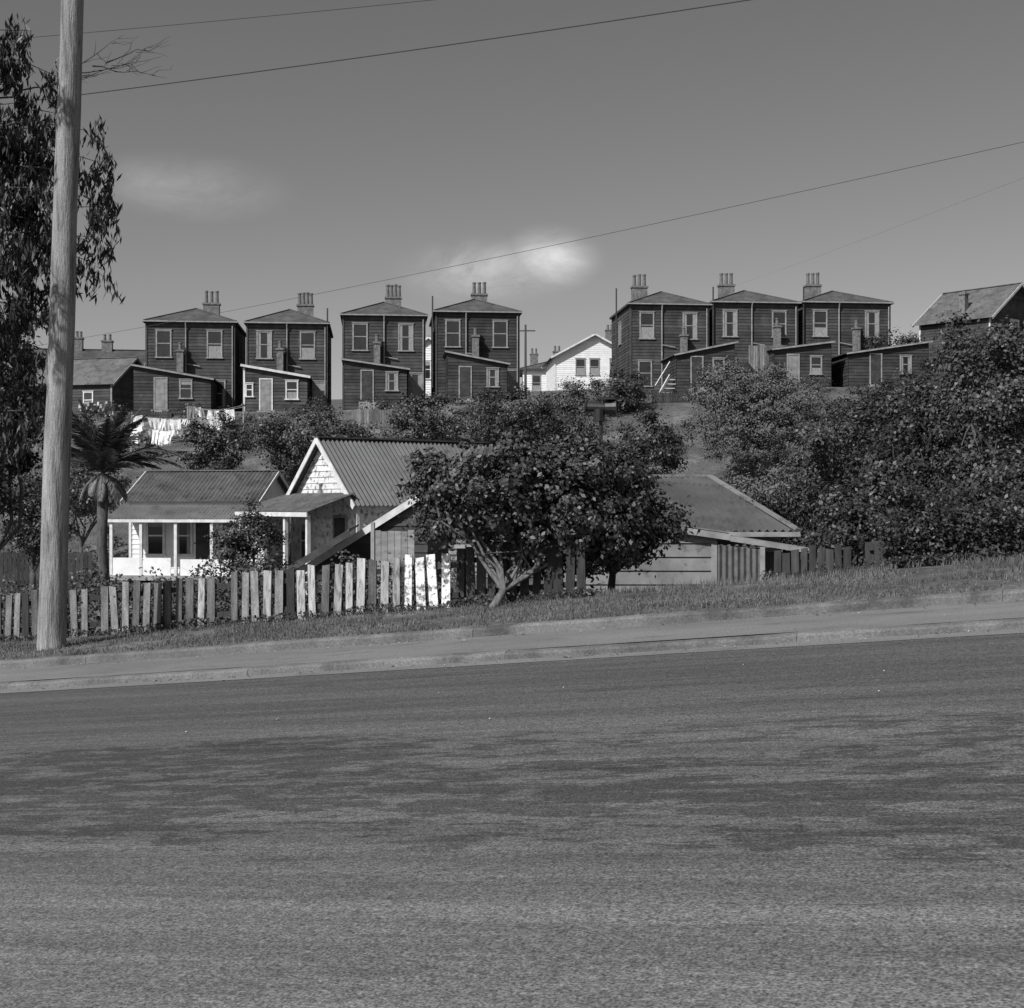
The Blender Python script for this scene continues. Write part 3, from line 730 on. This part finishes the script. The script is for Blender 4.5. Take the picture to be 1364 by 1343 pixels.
g.part('ridge_cap','ironlt').beam((-.3,3.0,2.81),(3.15,3.0,2.81),.2,.05); g.part('hip_cap','ironlt').beam((3.15,2.9,2.81),(4.27,-.27,1.71),.12,.04)
g.part('gutter','trimg').beam((-.3,-.3,1.62),(4.3,-.3,1.62),.1,.09); g.done()
g=skillion('weatherboard_shed',(.9,23.6,-.5),math.radians(-1),2.62,2.2,2.02,1.63,'boardlt','ironlt','trimg',bot=-.5,pitch=.24,bh=.11)
g.part('corner_board','trimg').box(2.57,2.67,-.05,.02,-.4,1.55)
g.part('roof_extension','ironlt').slab([(2.9,-.12,1.56),(4.35,-.12,1.33),(4.35,2.2,1.33),(2.9,2.2,1.56)],.04)
g.part('extension_barge','trimg').beam((2.89,-.15,1.5),(4.4,-.15,1.27),.04,.09)
g.part('side_wall','board').box(2.7,4.2,.3,.34,-.4,1.25)
g.done()
g=G('corrugated_fence_panel',(3.55,23.3,-.4),math.radians(-4))
corr(g.part('sheet','iron2'),(0,0,-.4),(.72,0,-.4),(0,0,1.3),(.72,0,1.22),.1,.02); g.part('post','trimg').box(.72,.8,-.03,.05,-.4,1.26); g.done()
g=G('air_raid_siren',(2.3,35,gz(2.3,35)),math.radians(-8)); h=4.1-gz(2.3,35)
g.part('post','siren').tube([(0,0,0),(0,0,h-.15)],.05,8)
g.part('horn','siren').tube([(-.42,0,h+.02),(-.38,0,h+.02),(-.34,0,h+.02),(.1,0,h),(.12,0,h),(.3,0,h),(.4,0,h)],[.12,.17,.14,.13,.18,.2,.23],14)
g.part('motor_housing','siren').tube([(-.05,0,h-.36),(-.05,0,h-.05)],[.15,.16],10)
g.part('hood','siren').tube([(.22,0,h+.19),(.22,0,h+.25)],[.25,.14],12); g.done()

g,A,B,C,E=gable_house('white_cottage',(4.3,134,gz(8,136)+.3),math.radians(4),7.8,9,2.9,2.1,'boardwh','tile',axis='y',ov=.5,corrugated=False)
A.window(g,2.0,1.0,1.0,1.6,'trimg'); A.window(g,3.4,1.0,1.0,1.6,'trimg'); A.window(g,5.4,1.0,1.0,1.6,'trimg'); chimney(g,6,4,4,6,.8,.8,2,.5); g.done()
g=G('white_villa',(1.2,150,13.0),0)
for wl in (Wall((0,0),(8,0)),Wall((8,0),(8,8)),Wall((0,8),(0,0))): wl.clap(g.part('walls','boardwh'),-2,3.6,.25)
hiproof(g,-.4,8.4,-.4,8.4,3.6,1.5,'tile'); Wall((0,0),(8,0)).window(g,1.0,1.2,1.0,1.7,'trimg'); Wall((0,0),(8,0)).window(g,2.6,1.2,1.0,1.7,'trimg')
chimney(g,1.3,3,3.9,5.6,.9,.6,2,.6); chimney(g,3.9,3,4.4,5.9,.9,.6,2,.6); g.done()
g,A,B,C,E=gable_house('white_cottage',(-8.6,112,10.0),0,3.4,7,4.2,1.2,'boardwh','tile',axis='y',corrugated=False)
A.window(g,1.0,2,.9,1.5); g.done()
g,A,B,C,E=gable_house('distant_cottage',(-38.5,104,9.3),math.radians(8),9.5,7,2.6,2.0,'boardlt','iron',trim='trimg',axis='x',corrugated=False)
A.window(g,2,.8,.9,1.4); A.window(g,6,.8,.9,1.4); chimney(g,6.6,3.5,3.5,5.4,.8,.6,2,.5); chimney(g,4.4,3.5,3.5,5.6,.6,.6,2,.5); g.done()
g,A,B,C,E=gable_house('distant_cottage',(-34.2,96,7.6),math.radians(-14),6.4,6,2.5,2.0,'board','iron2',trim='trimg',axis='x',corrugated=False)
A.window(g,1.2,.7,.8,1.2); A.window(g,4.2,.7,.8,1.2); g.done()
g,A,B,C,E=gable_house('hilltop_house',(33.6,95,9.6),math.radians(40),7.2,5.6,5.3,2.5,'board','iron2',trim='trimw',axis='y',ov=.4,corrugated=False,bot=-3)
A.window(g,2.6,4.0,1.2,1.2,'trimw'); A.window(g,4.4,4.0,1.2,1.2,'trimw'); chimney(g,.9,2.6,5.6,7.2,.5,.45,1,.25); g.done()
g=G('power_pole',(1.1,110,9)); g.part('shaft','bark').tube([(0,0,-1),(0,0,7.2)],[.13,.08],8); g.part('crossarm','bark').beam((-.8,0,6.7),(.8,0,6.7),.08,.1); g.done()

def washing():
    random.seed(5)
    g=G('clothes_line',(0,0,0)); p=g.part('posts','trimg'); w=g.part('line','wirel')
    for (x0,x1,Y,z) in [(-21.8,-16.8,77.5,6.7),(-21.0,-17.2,74.5,5.9),(-19.2,-15.9,80,7.4)]:
        for x in (x0,x1):
            p.box(x-.04,x+.04,Y-.04,Y+.04,gz(x,Y)-.2,z+.15); p.box(x-.03,x+.03,Y-.5,Y+.5,z+.03,z+.09)
        for dy in (-.4,.4):
            pts=[(x0+(x1-x0)*i/8,Y+dy,z-.25*math.sin(math.pi*i/8)) for i in range(9)]; w.tube(pts,.01,4)
            x=x0+.15
            while x<x1-.5:
                c=g.part('washing','cloth' if random.random()<.75 else 'clothd')
                ww=random.uniform(.15,.7); h=random.uniform(.3,1.1); f0=(x-x0)/(x1-x0); zt=z-.25*math.sin(math.pi*f0)
                n=6; vs=[]; tp=random.uniform(-.25,.15); bl=random.uniform(-.25,.3)
                for j in range(4):
                    for i in range(n+1):
                        u=i/n-.5
                        vs.append((x+ww*(.5+u*(1+tp*j/3))+bl*.4*j/3,Y+dy+.05*math.sin(i*1.7+j)*j/2+bl*j/3,zt-h*j/3*(1-.15*abs(bl))-.04*math.sin(math.pi*i/n)+(.08*math.cos(i*2) if j==3 else 0)))
                c.add(vs,[(j*(n+1)+i,j*(n+1)+i+1,(j+1)*(n+1)+i+1,(j+1)*(n+1)+i) for j in range(3) for i in range(n)])
                x+=ww+random.uniform(.05,.6)
    g.done()
washing()
def rubble():
    mb=MB()
    for i in range(60):
        x=random.uniform(-27.2,-25.2); y=random.uniform(85,87); r=random.uniform(.12,.3); z=gz(x,y)+random.uniform(0,.8)
        vs=[(x+r*math.cos(a)*random.uniform(.7,1),y+r*math.sin(a),z+q) for q in (0,r) for a in (0,1.6,3.1,4.7)]
        mb.add(vs,[(0,1,5,4),(1,2,6,5),(2,3,7,6),(3,0,4,7),(4,5,6,7)])
    mb.obj('rubble_heap','stone')
rubble()

# ------------------------------------------------------------ light & sky
EL=math.radians(42); AZ=math.radians(222)
S=Vector((math.sin(AZ)*math.cos(EL),math.cos(AZ)*math.cos(EL),math.sin(EL)))
sl=bpy.data.lights.new('sun','SUN'); sl.energy=5.0; sl.angle=math.radians(.5); sl.color=(1,1,1)
so=bpy.data.objects.new('sun',sl); COL.objects.link(so); so.rotation_euler=S.to_track_quat('Z','Y').to_euler()
w=bpy.data.worlds.new('World'); scene.world=w; w.use_nodes=True; nt=w.node_tree; N=nt.nodes; L=nt.links
sky=N.new('ShaderNodeTexSky'); sky.sky_type='NISHITA'; sky.sun_disc=False; sky.sun_elevation=EL; sky.sun_rotation=AZ
sky.air_density=1.0; sky.dust_density=1.0; sky.altitude=50
sep=N.new('ShaderNodeSeparateColor'); L.new(sky.outputs[0],sep.inputs[0])
def mth(o,a,b):
    q=N.new('ShaderNodeMath'); q.operation=o
    for i,x in enumerate((a,b)):
        if isinstance(x,(int,float)): q.inputs[i].default_value=x
        else: L.new(x,q.inputs[i])
    return q.outputs[0]
# orange-filtered panchromatic film response
lum=mth('ADD',mth('MULTIPLY',sep.outputs[0],.9),mth('MULTIPLY',sep.outputs[1],.1))
tc=N.new('ShaderNodeTexCoord')
nz=N.new('ShaderNodeTexNoise'); nz.inputs['Scale'].default_value=11; nz.inputs['Detail'].default_value=8; nz.inputs['Roughness'].default_value=.66
nz.inputs['Distortion'].default_value=.5
mpn=N.new('ShaderNodeMapping'); mpn.inputs['Scale'].default_value=(1,1,2.2); L.new(tc.outputs['Generated'],mpn.inputs[0]); L.new(mpn.outputs[0],nz.inputs['Vector'])
cl=None
for (cx,cz,rx,rz_,amp) in [(-.24,.235,.065,.022,.6),(-.02,.172,.06,.024,.9),(.028,.182,.035,.022,1.2)]:
    c=Vector((cx,1,cz)).normalized()
    su=N.new('ShaderNodeVectorMath'); su.operation='SUBTRACT'; L.new(tc.outputs['Generated'],su.inputs[0]); su.inputs[1].default_value=c
    sc=N.new('ShaderNodeVectorMath'); sc.operation='MULTIPLY'; L.new(su.outputs[0],sc.inputs[0]); sc.inputs[1].default_value=(1/rx,2,1/rz_)
    ln=N.new('ShaderNodeVectorMath'); ln.operation='LENGTH'; L.new(sc.outputs[0],ln.inputs[0])
    mr=N.new('ShaderNodeMapRange'); mr.interpolation_type='SMOOTHSTEP'; mr.inputs[1].default_value=0; mr.inputs[2].default_value=1.25; mr.inputs[3].default_value=amp; mr.inputs[4].default_value=0
    L.new(ln.outputs['Value'],mr.inputs[0]); v=mr.outputs[0]; cl=v if cl is None else mth('MAXIMUM',cl,v)
mr=N.new('ShaderNodeMapRange'); mr.inputs[1].default_value=.36; mr.inputs[2].default_value=.68; L.new(nz.outputs['Fac'],mr.inputs[0])
cloud=mth('MULTIPLY',cl,mr.outputs[0])
fin=mth('MULTIPLY',lum,mth('ADD',1.0,mth('MULTIPLY',cloud,1.35)))
cc=N.new('ShaderNodeCombineColor')
for i in range(3): L.new(fin,cc.inputs[i])
bg=N['Background']; L.new(cc.outputs[0],bg.inputs['Color']); bg.inputs['Strength'].default_value=.095

cam=bpy.data.cameras.new('camera'); co=bpy.data.objects.new('camera',cam); COL.objects.link(co)
co.location=(0,0,1.6); co.rotation_euler=(math.radians(90),0,0); cam.sensor_width=36; cam.lens=36*1800/1364; cam.clip_end=6000; cam.clip_start=.05
scene.camera=co
scene.view_settings.view_transform='Standard'; scene.view_settings.look='None'; scene.view_settings.exposure=0
